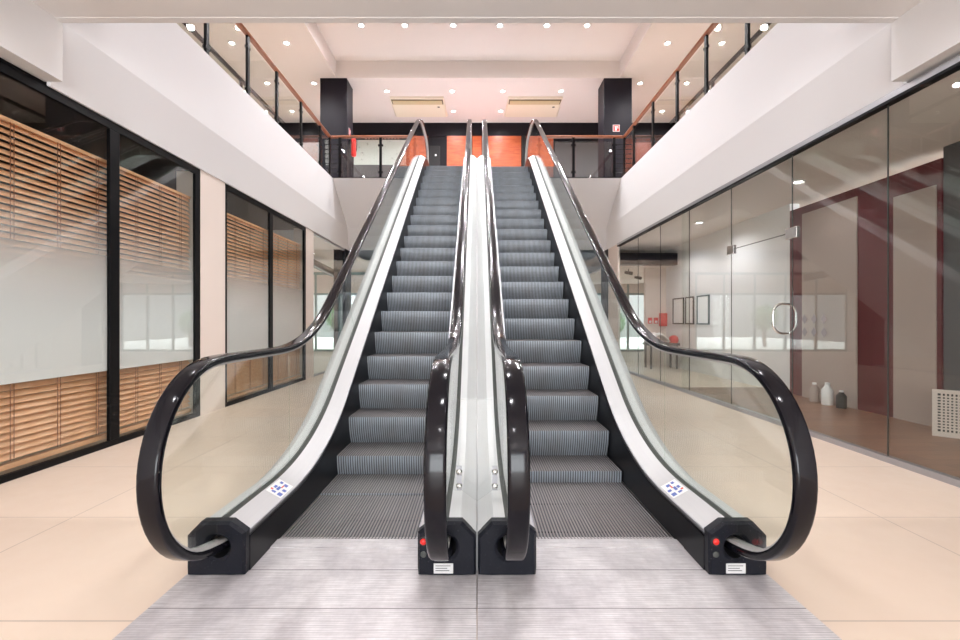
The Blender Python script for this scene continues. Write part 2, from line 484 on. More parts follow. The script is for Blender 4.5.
# blinds
def blind(y0, y1, label):
    root = empty('venetian_blind', (-XS - .10, (y0 + y1) / 2, 2.70)); w = (y1 - y0) / 2
    tag(root, label, 'blind', 'wooden venetian blinds in the left shop windows')
    MB().box(-.02, .02, -w, w, 0, .03).build('headrail', M['slat'], root)
    s = MB(); n = 49; pitch = .0525
    for i in range(n):
        z = -.02 - i * pitch; t = radians(54)
        dx, dz = cos(t) * .026, sin(t) * .026
        s.add([(dx, -w, z - dz), (dx, w, z - dz), (-dx, w, z + dz), (-dx, -w, z + dz),
               (dx, -w, z - dz - .003), (dx, w, z - dz - .003), (-dx, w, z + dz - .003), (-dx, -w, z + dz - .003)],
              [(0, 1, 2, 3), (7, 6, 5, 4), (0, 4, 5, 1), (2, 6, 7, 3), (0, 3, 7, 4), (1, 5, 6, 2)])
    s.build('slats', M['slat'], root)
    c = MB()
    for y in (-w * .62, 0, w * .62) if w > .5 else (-w * .5, w * .5):
        c.box(.027, .029, y - .003, y + .003, -n * pitch, 0); c.box(.027, .029, y + .025, y + .031, -n * pitch, 0)
    c.build('ladder_cords', M['wood_rail'], root)
    MB().box(-.025, .025, -w, w, -n * pitch - .06, -n * pitch - .02).build('bottom_rail', M['slat'], root)
blind(2.05, 3.20, 'honey wood venetian blind nearest the viewer at the left edge of the photo')
blind(3.25, 4.52, 'wide honey wood venetian blind in the pane left of the first black mullion')
blind(4.56, 5.70, 'honey wood venetian blind in the pane just before the beige pillar')
blind(6.46, 7.88, 'honey wood venetian blind in the first pane after the beige pillar')
blind(7.92, 9.27, 'farthest honey wood venetian blind, in the pane beside the narrow beige pier')

# shop room behind the blinds, its darkness put into black surfaces, and room behind the clear glass
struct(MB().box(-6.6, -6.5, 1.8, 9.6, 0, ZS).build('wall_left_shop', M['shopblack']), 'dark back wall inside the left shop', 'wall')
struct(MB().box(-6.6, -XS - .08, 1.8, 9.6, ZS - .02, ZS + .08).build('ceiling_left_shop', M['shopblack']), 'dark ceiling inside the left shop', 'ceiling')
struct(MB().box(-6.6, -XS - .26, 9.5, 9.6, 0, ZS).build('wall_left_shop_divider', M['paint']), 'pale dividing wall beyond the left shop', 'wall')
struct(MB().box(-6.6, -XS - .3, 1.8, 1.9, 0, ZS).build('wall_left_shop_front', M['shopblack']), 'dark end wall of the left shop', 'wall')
struct(MB().box(-7.6, -7.5, 9.6, 18, 0, ZS).build('wall_left_far', M['paint']), 'pale wall of the far left room', 'wall')
struct(MB().box(-7.6, 9, YB2, 18.2, ZS, ZS + .1).build('ceiling_far', M['ceiling']), 'pale ceiling of the passage behind the escalators', 'ceiling')
struct(MB().box(-7.6, -XS - .03, 9.6, YB2, ZS - .02, ZS + .08).build('ceiling_far_left', M['ceiling']), 'pale ceiling of the far left room', 'ceiling')
b = MB().prism([(11.2, 2.95), (16.5, 2.62), (16.5, 2.85), (11.2, 3.1)], 'x', -4.9, -4.75)
struct(b.build('trim_4', M['column']), 'dark sloping beam in the far left room', 'trim')

# ------------------------------------------------------------------ shopfront, right (frameless glass)
DY, DW = 5.07, 1.215     # glass door
ys = [1.0, 2.5, 3.89, DY, DY + DW, 7.53, 8.72, 9.92, 11.30]
r = empty('window_4', (XS, 1.0, 0)); struct(r, 'frameless glass shopfront along the right side in a slim aluminium channel', 'window')
MB().box(-.025, .035, 0, 10.3, 0, .05).build('floor_channel', M['alu'], r)
MB().box(-.03, .04, 0, 10.3, ZS - .05, ZS).build('head_channel', M['alu'], r)
MB().box(-.032, .042, 0, 10.3, ZS - .075, ZS - .05).build('head_strip', M['black_frame'], r)  # thin black strip below the head channel
for a, c in zip(ys, ys[1:]):
    if a == DY: continue
    MB().box(0, .012, a - 1.0 + .004, c - 1.0 - .004, .05, ZS - .07).build('pane', M['glass'], r)
MB().box(0, .012, DY - .996, DY + DW - 1.004, 2.17, ZS - .07).build('transom_pane', M['glass'], r)
for y in ys[1:-1]:
    if y in (DY, DY + DW): MB().box(.001, .011, y - 1.004, y - .996, 2.17, ZS - .07).build('joint_seal', M['gasket'], r); MB().box(.002, .010, y - 1.003, y - .997, .05, 2.17).build('joint_seal', M['gasket'], r)
    else: MB().box(.001, .011, y - 1.004, y - .996, .05, ZS - .07).build('joint_seal', M['gasket'], r)
MB().box(-.01, .09, 6.72, 6.78, .05, ZS - .07).build('glass_fin', M['glass'], r)
# six grey diamonds on the glass pane next to the door
for i in range(3):
    for j in range(2):
        y, z = 4.87 - i * .135, 1.21 - j * .135
        MB().add([(-.003, y - .04 - 1, z), (-.003, y - 1, z + .05), (-.003, y + .04 - 1, z), (-.003, y - 1, z - .05),
                  (-.001, y - .04 - 1, z), (-.001, y - 1, z + .05), (-.001, y + .04 - 1, z), (-.001, y - 1, z - .05)],
                 [(0, 1, 2, 3), (7, 6, 5, 4), (0, 4, 5, 1), (1, 5, 6, 2), (2, 6, 7, 3), (3, 7, 4, 0)]).build('diamond_decal', M['decal'], r)
# door
MB().box(.001, .011, DY - 1, DY + DW - 1, 2.162, 2.17).build('joint_seal', M['gasket'], r)
d = empty('door_1', (XS, DY, 0)); struct(d, 'frameless glass door in the right shopfront with oval pull handles', 'door')
MB().box(0, .012, .008, DW - .008, .015, 2.16).build('door_pane', M['glass'], d)
for y in (.0, DW - .11):
    MB().box(-.014, .028, y - .09 if y == 0 else y + .03, y + .09 if y == 0 else y + .19, 2.10, 2.22).build('patch_fitting', M['chrome'], d, bevel=.004)
MB().box(-.014, .028, DW - .16, DW - .01, .0, .06).build('floor_hinge', M['chrome'], d, bevel=.004)
for s in (-1, 1):
    p = []
    for k in range(0, 9):
        a = pi / 2 * k / 8; p.append((s * (.012 + .075 * sin(a)), .14, 1.36 - .075 * (1 - cos(a)) * 0 + 0))
    z0, z1, R = 1.05, 1.385, .11
    pts = [(0, .13, z0)]
    for k in range(9): 
        a = -pi / 2 + pi / 2 * k / 8; pts.append((s * (.02 + R * cos(a)), .13 , z0 + R + R * sin(a)))
    for k in range(9):
        a = pi / 2 * k / 8; pts.append((s * (.02 + R * cos(a)), .13, z1 - R + R * sin(a)))
    pts.append((0, .13, z1))
    MB().tube([(x + (.006), y, z) for x, y, z in pts], .013, 12).build('handle', M['chrome'], d, smooth=True)
struct(MB().box(XS - .004, XS + .05, 11.32, 12.15, 0, ZS).build('wall_right_pier', M['pillar']), 'beige wall pier at the far end of the right shopfront', 'wall')
struct(MB().box(XS - .02, XS + .05, 12.15, 12.8, 0, ZS).build('wall_right_end', M['column']), 'dark pier beyond the beige pier on the far right', 'wall')
struct(MB().box(XS, XS + .3, -7, 1.0, 0, ZS).build('wall_right_near', M['paint']), 'white wall right of the viewer', 'wall')

# right shop interior
w = MB().box(5.12, 5.25, 1.0, 5.05, 0, 3.12).build('wall_right_shop_near', M['dimwall']); struct(w, 'charcoal wall inside the right shop', 'wall')
w = MB().box(5.1, 5.25, 5.05, 7.5, 0, 2.98).build('wall_right_shop', M['maroon']); struct(w, 'maroon painted wall inside the right shop', 'wall')
MB().box(5.085, 5.1, 6.16, 7.2, .0, 2.86).build('white_wall_panel', M['greypanel'], w)
MB().box(5.085, 5.1, 5.10, 5.62, .0, 2.7).build('grey_wall_panel', M['greypanel'], w)
w = MB().box(5.1, 5.25, 7.5, 12.4, 0, 3.12).build('wall_right_shop_far', M['paint']); struct(w, 'off-white wall with framed pictures inside the right shop', 'wall')
w = MB().box(4.55, 9, 12.4, 12.55, 0, 3.12).build('wall_right_shop_return', M['pillar']); struct(w, 'beige return wall with red equipment at the back of the right shop', 'wall')
struct(MB().box(XS + .03, 9, 1.0, YB2, 3.10, 3.2).build('ceiling_right_shop', M['ceiling']), 'pale ceiling of the right shop', 'ceiling')
struct(MB().box(XS + .03, 5.1, 11.7, 11.9, 2.62, 2.92).build('trim_5', M['column']), 'dark cross beam under the ceiling of the right shop', 'trim')
struct(MB().box(XS + .07, 6.2, 11.9, 17.9, 2.62, 2.68).build('ceiling_right_shop_low', M['ceiling']), 'dropped white ceiling at the back of the right shop', 'ceiling')
struct(MB().box(XS + .05, 5.1, 1.0, 1.1, 0, 3.1).build('wall_right_shop_front', M['dimwall']), 'charcoal end wall of the right shop', 'wall')
struct(MB().box(8.9, 9, 1, 19, 0, 3.16).build('wall_right_outer', M['paint']), 'outer wall on the far right', 'wall')

# far end: glazed entrance with trees outside
YE = 18.0
e = empty('window_5', (0, YE, 0)); struct(e, 'glazed entrance at the far end of the ground floor', 'window')
f = MB()
for x in (-7.5, -6.3, -5.1, -3.9, -2.7, -1.6): f.box(x - .04, x + .04, -.04, .04, 0, ZS)
for x in (3.9, 4.9, 5.9, 6.9): f.box(x - .04, x + .04, -.04, .04, 0, ZS)
for x0, x1 in ((-7.5, -1.6), (3.9, 6.9)):
    f.box(x0, x1, -.04, .04, 2.2, 2.28); f.box(x0, x1, -.05, .05, 0, .08); f.box(x0, x1, -.05, .05, ZS - .1, ZS)
f.build('window_frame', M['greendisplay'], e)
for x0, x1 in ((-7.5, -1.6), (3.9, 6.9)): MB().box(x0, x1, -.03, .03, 2.28, ZS - .1).build('transom_panel', M['ceiling'], e)
MB().box(-7.5, -1.6, -.006, .006, .08, 2.2).build('pane', M['glass'], e)
MB().box(3.9, 6.9, -.006, .006, .08, 2.2).build('pane', M['glass'], e)
struct(MB().box(-1.56, 3.86, YE - .06, YE + .1, 0, ZS).box(6.94, 8.9, YE - .06, YE + .1, 0, ZS).build('wall_far', M['pillar']), 'beige end wall of the ground floor between the far windows', 'wall')
struct(MB().box(-14, 14, 18.2, 34, -.2, -.02).build('ground', M['paving']), 'pale paving outside the far entrance', 'ground')

def tree(x, y, hgt, R, label):
    root = empty('tree', (x, y, -.02)); tag(root, label, 'tree', 'trees outside the far entrance')
    t = MB(); t.tube([(0, 0, 0), (.03, .02, hgt * .3), (-.03, .03, hgt * .7)], .09, 8)
    t.tube([(.02, .02, hgt * .35), (.3, .05, hgt * .6)], .04, 6); t.tube([(.0, .02, hgt * .4), (-.3, -.1, hgt * .65)], .04, 6)
    t.build('trunk', M['bark'], root)
    c = MB()
    for i in range(900):
        u = Vector((random.gauss(0, 1), random.gauss(0, 1), random.gauss(0, 1))).normalized() * R * random.uniform(.55, 1.0)
        u.z = u.z * 1.1 + hgt * .68
        a = Vector((random.gauss(0, 1), random.gauss(0, 1), random.gauss(0, 1))).normalized(); bq = a.orthogonal().normalized()
        sz = random.uniform(.05, .10)
        c.add([u - a * sz, u + bq * sz * .5, u + a * sz, u - bq * sz * .5], [(0, 1, 2, 3)])
    c.build('foliage', M['leaf'], root)
tree(-6.5, 21.5, 2.0, .55, 'bushy green tree outside, seen through the left clear glass bay')
tree(6.4, 21.5, 1.7, .5, 'small green tree outside the window at the back of the right shop')

# near entrance behind the viewer (daylight comes in through it)
e = empty('window_6', (0, -7, 0)); struct(e, 'glazed entrance wall behind the viewer', 'window')
f = MB()
for x in (-2.2, -1.1, 0, 1.1, 2.2): f.box(x - .03, x + .03, -.03, .03, .1, 2.9)
f.box(-2.2, 2.2, -.03, .03, 2.3, 2.36); f.box(-2.2, 2.2, -.04, .04, 0, .1)
f.build('window_frame', M['black_frame'], e)
struct(MB().box(-3.6, -2.2, -7.1, -6.95, 0, ZF).box(2.2, 3.6, -7.1, -6.95, 0, ZF).box(-2.2, 2.2, -7.1, -6.95, 2.9, ZF).build('wall_near', M['paint']), 'white wall around the entrance behind the viewer', 'wall')

# things inside the right shop
def picture(y, w, h, z, label):
    r = empty('framed_picture', (5.1, y, z)); tag(r, label, 'picture', 'framed pictures on the off-white shop wall')
    f = MB()
    f.box(-.03, 0, -w / 2, w / 2, h - .03, h); f.box(-.03, 0, -w / 2, w / 2, 0, .03)
    f.box(-.03, 0, -w / 2, -w / 2 + .03, .03, h - .03); f.box(-.03, 0, w / 2 - .03, w / 2, .03, h - .03)
    f.build('frame', M['black_frame'], r)
    MB().box(-.015, 0, -w / 2 + .03, w / 2 - .03, .03, h - .03).build('print', M['white'], r)
picture(11.62, .62, .66, 1.11, 'dark framed white picture farthest back on the shop wall')
picture(11.0, .42, .66, 1.11, 'dark framed white picture in the middle of three on the shop wall')
picture(10.35, .55, .66, 1.11, 'dark framed white picture nearest the glass door on the shop wall')
for i, x in enumerate((4.66, 4.82)):
    tag(MB().box(x - .055, x + .055, 12.375, 12.4, 1.12, 1.28).box(x - .03, x + .03, 12.368, 12.375, 1.14, 1.2, 1).build('fire_sign', [M['red'], M['white']]),
        ['small red safety sign left of its twin on the shop return wall', 'small red safety sign beside the red hose cabinet'][i], 'sign', 'small red signs at the back of the shop')
o = MB().box(4.9, 5.09, 12.3, 12.4, 1.05, 1.4).build('hose_cabinet', M['red'], bevel=.01); tag(o, 'red hose cabinet on the return wall at the back of the shop', 'cabinet')
MB().box(4.93, 5.06, 12.295, 12.3, 1.1, 1.35).build('door', M['red'], o)
# low bench with white cloth and red cover
r = empty('bench', (4.66, 11.6, 0)); tag(r, 'low bench at the back of the right shop under a white cloth', 'bench')
MB().box(-.4, .35, -.25, .25, .58, .64).build('seat', M['dimwall'], r)
for sx in (-.36, .28):
    for sy in (-.2, .17): MB().box(sx, sx + .04, sy, sy + .04, 0, .58).build('leg', M['black'], r)
b = MB(); n = 9
for i in range(n):
    for j in range(5):
        b.v.append((4.3 + i * .06, 11.37 + j * .11, .652 + .26 * sin(pi * (i + .5) / n) * (.8 + .2 * sin(j * 2.1)) ))
for i in range(n - 1):
    for j in range(4): b.f.append((i * 5 + j, (i + 1) * 5 + j, (i + 1) * 5 + j + 1, i * 5 + j + 1)); b.m.append(0)
o = b.build('white_cloth', M['white'], smooth=True); md = o.modifiers.new('Solid', 'SOLIDIFY'); md.thickness = .02
tag(o, 'white cloth heaped on the low bench in the right shop', 'cloth')
b = MB().lathe((4.915, 11.5, .641), [(.10, 0), (.12, .06), (.10, .15), (.04, .19)], 16)
tag(b.build('red_cushion', M['red'], smooth=True), 'red cushion beside the white cloth on the bench', 'cushion')
# bottles by the maroon wall
def bottle(x, y, h, r_, mat, name, label, cat):
    root = empty(name, (x, y, .008)); tag(root, label, cat, 'containers standing by the maroon wall')
    MB().lathe((0, 0, 0), [(r_ * .96, 0), (r_, .02), (r_, h * .68), (r_ * .5, h * .84), (r_ * .4, h * .9)], 18).build('body', mat, root, smooth=True)
    MB().lathe((0, 0, h * .9), [(r_ * .45, 0), (r_ * .45, h * .1)], 14).build('cap', M['white'], root)
bottle(4.95, 6.75, .28, .06, M['greypanel'], 'bottle', 'pale bottle farthest left by the maroon wall', 'bottle')
bottle(4.95, 6.5, .31, .07, M['white'], 'bottle', 'white bottle in the middle by the maroon wall', 'bottle')
bottle(4.95, 6.25, .24, .06, M['black'], 'canister', 'small dark canister right of the white bottles', 'canister')
# perforated cabinet
r = empty('perforated_cabinet', (4.70, 4.75, .008)); r.rotation_euler = (0, 0, radians(-44)); tag(r, 'white perforated metal cabinet on the wood floor behind the right glass', 'cabinet')
MB().box(.0, .44, .02, .12, .03, .46).build('body', M['pillar'], r)
b = MB(); b.box(0, .44, 0, .02, 0, .05).box(0, .44, 0, .02, .44, .48).box(0, .04, 0, .02, .05, .44).box(.40, .44, 0, .02, .05, .44)
for i in range(1, 12): b.box(.04 + i * .03 - .0075, .04 + i * .03 + .0075, .005, .02, .05, .44)
for i in range(1, 13): b.box(.04, .40, .004, .019, .05 + i * .03 - .0075, .05 + i * .03 + .0075)
b.build('perforated_front', M['pillar'], r)
MB().box(.04, .40, .0195, .021, .05, .44).build('dark_backing', M['black'], r)
# track spots
def track(y, x, label):
    r = empty('track_spotlight', (x, y, 2.62)); tag(r, label, 'lamp', 'ceiling spotlights in the right shop')
    MB().cyl((0, 0, 0), (0, 0, -.08), .012, n=8).build('stem', M['black'], r)
    MB().cyl((-.1, 0, -.09), (.1, 0, -.13), .04, .05, 14).build('head', M['black'], r)
track(12.6, 4.15, 'black ceiling spotlight just past the dark beam in the right shop')
track(14.0, 4.9, 'black ceiling spotlight farther back in the right shop')

# ------------------------------------------------------------------ downlights
DL = empty('downlight', (0, 0, 0))
MB().lathe((0, 0, 0), [(.062, .0), (.085, .0), (.088, -.012), (.075, -.018), (.062, -.006)], 22).build('trim_ring', M['white'], DL, smooth=True)
MB().lathe((0, 0, 0), [(.052, -.004), (.044, -.010), (.02, -.012)], 18).build('lens', M['lens'], DL, smooth=True)
first = [True]
def spot(x, y, z, e, cone=165, col=(.99, .97, 1.0), r=.06, blend=.7):
    l = bpy.data.lights.new('downlight_and_added_lamp', 'SPOT'); l.energy = e; l.color = col  # also serves added lamps that have no fixture
    l.spot_size = radians(cone); l.spot_blend = blend; l.shadow_soft_size = r
    o = bpy.data.objects.new('downlight_and_added_lamp', l); o.location = (x, y, z); COL.objects.link(o)
def downlight(x, y, z, label, e):
    o = DL if first[0] else copy_tree(DL)
    first[0] = False
    o.location = (x, y, z); tag(o, label, 'ceiling light', 'round recessed downlights in the ceilings')
    if e: spot(x, y, z - .05, e)
ORD = ['leftmost', 'second from left', 'third from left', 'third from right', 'second from right', 'rightmost']
E1 = 72
for i, x in enumerate((-2.57, -1.6, -.53, .51, 1.55, 2.44)):
    downlight(x, 10.2, CH, f'round recessed downlight, {ORD[i]} of six in the raised ceiling', E1)
for i, x in enumerate((-2.4, -.66, .69, 2.24)):
    downlight(x, 12.26, CL, ['round downlight just in front of the left air conditioner', 'round downlight right of the left air conditioner', 'round downlight left of the right air conditioner', 'round downlight just in front of the right air conditioner'][i], E1)
for i, x in enumerate((-.69, .69)):
    downlight(x, 13.43, CL, ['round downlight close to the back wall beside the left air conditioner', 'round downlight close to the back wall beside the right air conditioner'][i], E1 * .6)
for s, side in ((-1, 'left'), (1, 'right')):
    for x, pos in ((4.2, 'inner'), (5.4, 'outer')):
        for y, rowname in ((8.0, 'nearest'), (10.14, 'second'), (11.85, 'third')):
            if y == 8.0:
                spot(s * x, y, CL - .05, E1); continue  # unseen lamp added for its light alone, no fixture
            downlight(s * x, y, CL, f'round downlight, {pos} one of the {"row just before" if y < 11 else "row level with"} the {side} dark column', E1)
    downlight(s * 5.4, 13.43, CL, f'round downlight over the {side} upper walkway nearest the back wall', E1)
# unseen lamps without fixtures, added to light the floor, shopfronts and walkways
for y in (2.0, 4.8, 7.5, 8.9):
    for x in (-1.6, 0, 1.6): spot(x, y, CH - .05, E1 * (1.4 if x == 0 else 1.8), 84 if x == 0 else 100, blend=.45)
for y in (2.0, 5.0):
    for x in (-4.8, 4.8): spot(x, y, CL - .05, E1)
# unseen lamps without fixtures, added under the soffit to light the near hall
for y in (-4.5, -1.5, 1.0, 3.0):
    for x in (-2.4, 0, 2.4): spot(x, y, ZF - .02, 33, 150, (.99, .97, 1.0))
# shops
downlight(4.35, 3.98, 3.10, 'round downlight in the right shop ceiling near the right edge of the photo', 9)
downlight(4.3, 8.9, 3.10, 'round downlight in the right shop ceiling before the dark beam', 40)
spot(4.2, 10.6, 3.05, 40)  # added lamp without a fixture, brightens the off-white wall
downlight(4.4, 6.3, 3.10, 'round downlight in the right shop ceiling above the glass door', 9)
spot(4.3, 13.5, 2.58, 40); spot(-5.2, 11.5, ZS - .06, 60); spot(-5.5, 14.5, ZS - .06, 60)
downlight(-4.6, 12.9, ZS, 'round downlight in the ceiling of the far left room', 0)
for x in (-1.8, 1.8):
    for y in (14.0, 16.4): spot(x, y, ZS - .05, 45)
spot(-5.0, 4.0, ZS - .06, 25, col=(1, .75, .5)); spot(-5.0, 7.6, ZS - .06, 25, col=(1, .75, .5))

# ------------------------------------------------------------------ air conditioners
def ac(x0, x1, label):
    cx, w = (x0 + x1) / 2, (x1 - x0) / 2
    r = empty('air_conditioner', (cx, 12.55, CL - .002)); tag(r, label, 'air conditioner', 'cream ceiling air conditioners')
    b = MB(); zt = -.055
    b.add([(-w, 0, 0), (w, 0, 0), (w + .06, 1.2, 0), (-w - .06, 1.2, 0), (-w, .0, zt), (w, .0, zt), (w, 1.15, zt), (-w, 1.15, zt)],
          [(0, 1, 2, 3), (4, 7, 6, 5), (0, 4, 5, 1), (1, 5, 6, 2), (2, 6, 7, 3), (3, 7, 4, 0)])
    b.build('casing', M['ac'], r)
    MB().box(-w + .02, w - .02, .06, .34, zt - .004, zt).build('air_slot', M['acslot'], r)
    MB().box(-w + .05, w - .05, .10, .30, zt - .03, zt - .012).build('flap', M['acflap'], r)
    MB().box(w - .2, w - .14, .48, .54, zt - .004, zt).build('sensor', M['black'], r)
ac(-2.38, -.92, 'cream ceiling cassette air conditioner above the left escalator')
ac(.86, 2.34, 'cream ceiling cassette air conditioner above the right escalator')

# ------------------------------------------------------------------ railings on the upper floor
XR = 3.44; YR = YB + .06; ZR = U + 1.0
def post(mb, x, y, z1=ZR - .03):
    mb.box(x - .02, x + .02, y - .035, y + .035, U, z1)
    mb.box(x - .05, x + .05, y - .05, y + .05, U, U + .015)
def side_railing(s, label):
    r = empty('balcony_railing', (s * XR, YR, U)); tag(r, label, 'railing', 'glass railings with wooden handrails on the upper floor')
    def P(mb): mb.v = [(x - s * XR, y - YR, z - U) for x, y, z in mb.v]; return mb
    pys = [3.9, 4.85, 5.85, 6.9, 7.9, 8.99, 10.09]
    for y in pys:
        m = MB(); m.box(s * XR - .018, s * XR + .018, y - .03, y + .03, U, ZR - .04); m.box(s * XR - .045, s * XR + .045, y - .05, y + .05, U, U + .02)
        for z in (U + .15, U + .78): m.box(s * XR - .022, s * XR + .022, y - .05, y + .05, z - .018, z + .018)
        P(m).build('post', M['black_frame'], r)
    ends = pys + [YR]
    for a, c in zip(ends, ends[1:]):
        P(MB().box(s * XR - .006, s * XR + .006, a + .07, c - .07, U + .07, ZR - .12)).build('glass_panel', M['glass'], r)
    m = MB(); m.prism([(s * XR - .04, ZR - .02), (s * XR - .03, ZR - .045), (s * XR + .03, ZR - .045), (s * XR + .04, ZR - .02), (s * XR + .03, ZR + .005), (s * XR - .03, ZR + .005)], 'y', 3.75, YR + .04)
    P(m).build('handrail', M['wood_rail'], r)
    m = MB(); m.box(s * XR - .018, s * XR + .018, YR - .03, YR + .03, U, ZR - .04); P(m).build('post', M['black_frame'], r)
    m = MB()
    for k in range(7): m.cyl((s * XR, YR - .55, U + .14 + k * .11), (s * XR, YR, U + .14 + k * .11), .006, n=6)
side_railing(-1, 'glass railing with wooden top rail along the left upper walkway')
side_railing(1, 'glass railing with wooden top rail along the right upper walkway')
def end_railing(s, label):
    r = empty('balcony_railing', (s * 2.4, YR, U)); tag(r, label, 'railing', 'glass railings with wooden handrails on the upper floor')
    def P(mb): mb.v = [(x - s * 2.4, y - YR, z - U) for x, y, z in mb.v]; return mb
    xs = [3.2, 2.25, 1.45]
    for x in xs:
        m = MB(); m.box(s * x - .03, s * x + .03, YR - .018, YR + .018, U, ZR - .04)
        for z in (U + .15, U + .78): m.box(s * x - .06, s * x + .06, YR - .022, YR + .022, z - .018, z + .018)
        P(m).build('post', M['black_frame'], r)
    for a, c in zip(xs, xs[1:]):
        lo, hi = sorted((s * (a - .05), s * (c + .05)))
        P(MB().box(lo, hi, YR - .006, YR + .006, U + .04, ZR - .13)).build('glass_panel', M['glass'], r)
    lo, hi = sorted((s * (XR - .05), s * 1.42))
    m = MB().prism([(YR - .04, ZR - .02), (YR - .03, ZR - .045), (YR + .03, ZR - .045), (YR + .04, ZR - .02), (YR + .03, ZR + .005), (YR - .03, ZR + .005)], 'x', lo, hi)
    P(m).build('handrail', M['wood_rail'], r)
    lo, hi = sorted((s * 3.36, s * 1.42)); P(MB().box(lo, hi, YR - .02, YR + .02, U, U + .035)).build('base_rail', M['black_frame'], r)
    lo, hi = sorted((s * (XR - .02), s * 3.2)); m = MB()
    for k in range(7): m.cyl((lo, YR, U + .14 + k * .11), (hi, YR, U + .14 + k * .11), .009, n=6)
    P(m).build('tie_bars', M['black_frame'], r)
end_railing(-1, 'short glass railing left of the escalator heads')
end_railing(1, 'short glass railing right of the escalator heads')

# extinguisher and signs
r = empty('fire_extinguisher', (-3.17, 11.82, 5.42)); tag(r, 'red fire extinguisher hung on the side of the left dark column', 'fire extinguisher')
MB().lathe((0, 0, 0), [(.045, 0), (.062, .02), (.065, .04), (.065, .40), (.05, .46), (.03, .48)], 20).build('cylinder', M['red'], r, smooth=True)
MB().lathe((0, 0, .48), [(.02, 0), (.025, .03), (.018, .05)], 12).build('valve', M['black'], r)
MB().box(-.02, .02, -.08, .05, .53, .545).build('handle', M['black'], r)
MB().tube([(.02, 0, .51), (.09, -.02, .48), (.095, -.04, .3), (.085, -.05, .12)], .011, 8).build('hose', M['black'], r)
MB().box(-.11, -.07, -.03, .03, .3, .42).build('wall_bracket', M['black'], r)
def ext_sign(mats, nrm):
    """red square plate with a white border and a white extinguisher figure; nrm 'y' faces the hall"""
    m = MB(); h = .085
    m.box(-h, h, -.006, 0, -h, h, 1); m.box(-h + .012, h - .012, -.009, -.006, -h + .012, h - .012, 0)
    m.box(-.035, .01, -.011, -.009, -.06, .02, 1); m.box(-.045, .05, -.011, -.009, .028, .045, 1)
    m.box(.03, .05, -.011, -.009, -.01, .028, 1); m.box(-.02, -.005, -.011, -.009, .02, .03, 1)
    return m
s = ext_sign(None, 'y').build('fire_sign', [M['red'], M['white']], loc=(3.51, YC, 6.05)); tag(s, 'small square red and white fire extinguisher sign on the right dark column', 'sign')
s = ext_sign(None, 'y').build('fire_sign', [M['red'], M['white']], loc=(-3.28, 11.84, 6.05)); s.rotation_euler = (0, 0, pi / 2)
tag(s, 'small square red and white sign above the fire extinguisher on the left column', 'sign')

# ------------------------------------------------------------------ the escalators
Y0 = 2.138                       # front of the lower end caps
def nosing_z(Y): return min(max(0, .39 + tan(TH) * (Y - 3.856)), U)
YA = 3.856 - .39 / tan(TH); YT = 3.856 + (U - .39) / tan(TH)
YE1 = 11.30                      # upper end caps
def line(off, y0, y1, R1, R2):
    return fillet([(y0, off), (YA, off), (YT, U + off), (y1, U + off)], [R1, R2])
STEP_PATH = dense(fillet([(1.6, 0), (YA, 0), (YT, U), (12.5, U)], [.9, .5]), .02)
acc = [0]
for a, c in zip(STEP_PATH, STEP_PATH[1:]): acc.append(acc[-1] + math.dist(a, c))
def at_s(s):
    for i in range(len(acc) - 1):
        if acc[i + 1] >= s:
            t = (s - acc[i]) / (acc[i + 1] - acc[i]); a, c = STEP_PATH[i], STEP_PATH[i + 1]
            return (a[0] + (c[0] - a[0]) * t, a[1] + (c[1] - a[1]) * t)
def s_at_y(Y):
    for i in range(len(acc) - 1):
        if STEP_PATH[i + 1][0] >= Y:
            t = (Y - STEP_PATH[i][0]) / (STEP_PATH[i + 1][0] - STEP_PATH[i][0]); return acc[i] + t * (acc[i + 1] - acc[i])

def step_mesh():
    W, ribs = .396, 44; p = 2 * W / ribs; g = .0085
    prof = [(.40, 0)] + [(.0, 0)]
    for k in range(1, 8):
        d = .24 * k / 7; prof.append((.072 * (d / .23) ** 2, -d))
    def off(pt, k, depth):       # groove: tread lower, riser further back
        if k == 0: return (pt[0], pt[1] - depth)
        if k == 1: return (pt[0] + depth, pt[1] - depth)
        return (pt[0] + depth, pt[1])
    me = bpy.data.meshes.new('step'); vs, fs, mi = [], [], []
    xs = []
    for i in range(ribs):
        x = -W + i * p
        xs += [(x, 0), (x + p * .55, 0), (x + p * .55, g), (x + p, g)]
    xs.append((W, 0))
    n = len(prof)
    for x, dep in xs:
        for k, pt in enumerate(prof):
            q = off(pt, k, dep); vs.append((x, q[0], q[1]))
    for i in range(len(xs) - 1):
        for k in range(n - 1):
            fs.append((i * n + k, i * n + k + 1, (i + 1) * n + k + 1, (i + 1) * n + k))
            gr = i % 4 in (1, 2, 3)
            mi.append(2 if gr and i % 4 != 2 else (2 if gr else (1 if k == 0 else 0)))
    # side plates and back so the step is a solid body
    o = len(vs)
    for x in (-W, W):
        for pt in prof: vs.append((x, pt[0], pt[1]))
        vs.append((x, .30, -.24)); vs.append((x, .40, -.05))
    m = n + 2
    fs.append(tuple(range(o, o + m))); mi.append(2); fs.append(tuple(range(o + m, o + 2 * m))[::-1]); mi.append(2)
    for k in (n - 1, n, n + 1):
        fs.append((o + k, o + (k + 1) % m, o + m + (k + 1) % m, o + m + k)); mi.append(2)
    me.from_pydata(vs, [], fs)
    for mm in (M['riser'], M['tread'], M['groove']): me.materials.append(mm)
    for pl, i in zip(me.polygons, mi): pl.material_index = i
    bm = bmesh.new(); bm.from_mesh(me); bmesh.ops.recalc_face_normals(bm, faces=bm.faces[:]); bm.to_mesh(me); bm.free()
    return me
STEP = step_mesh()

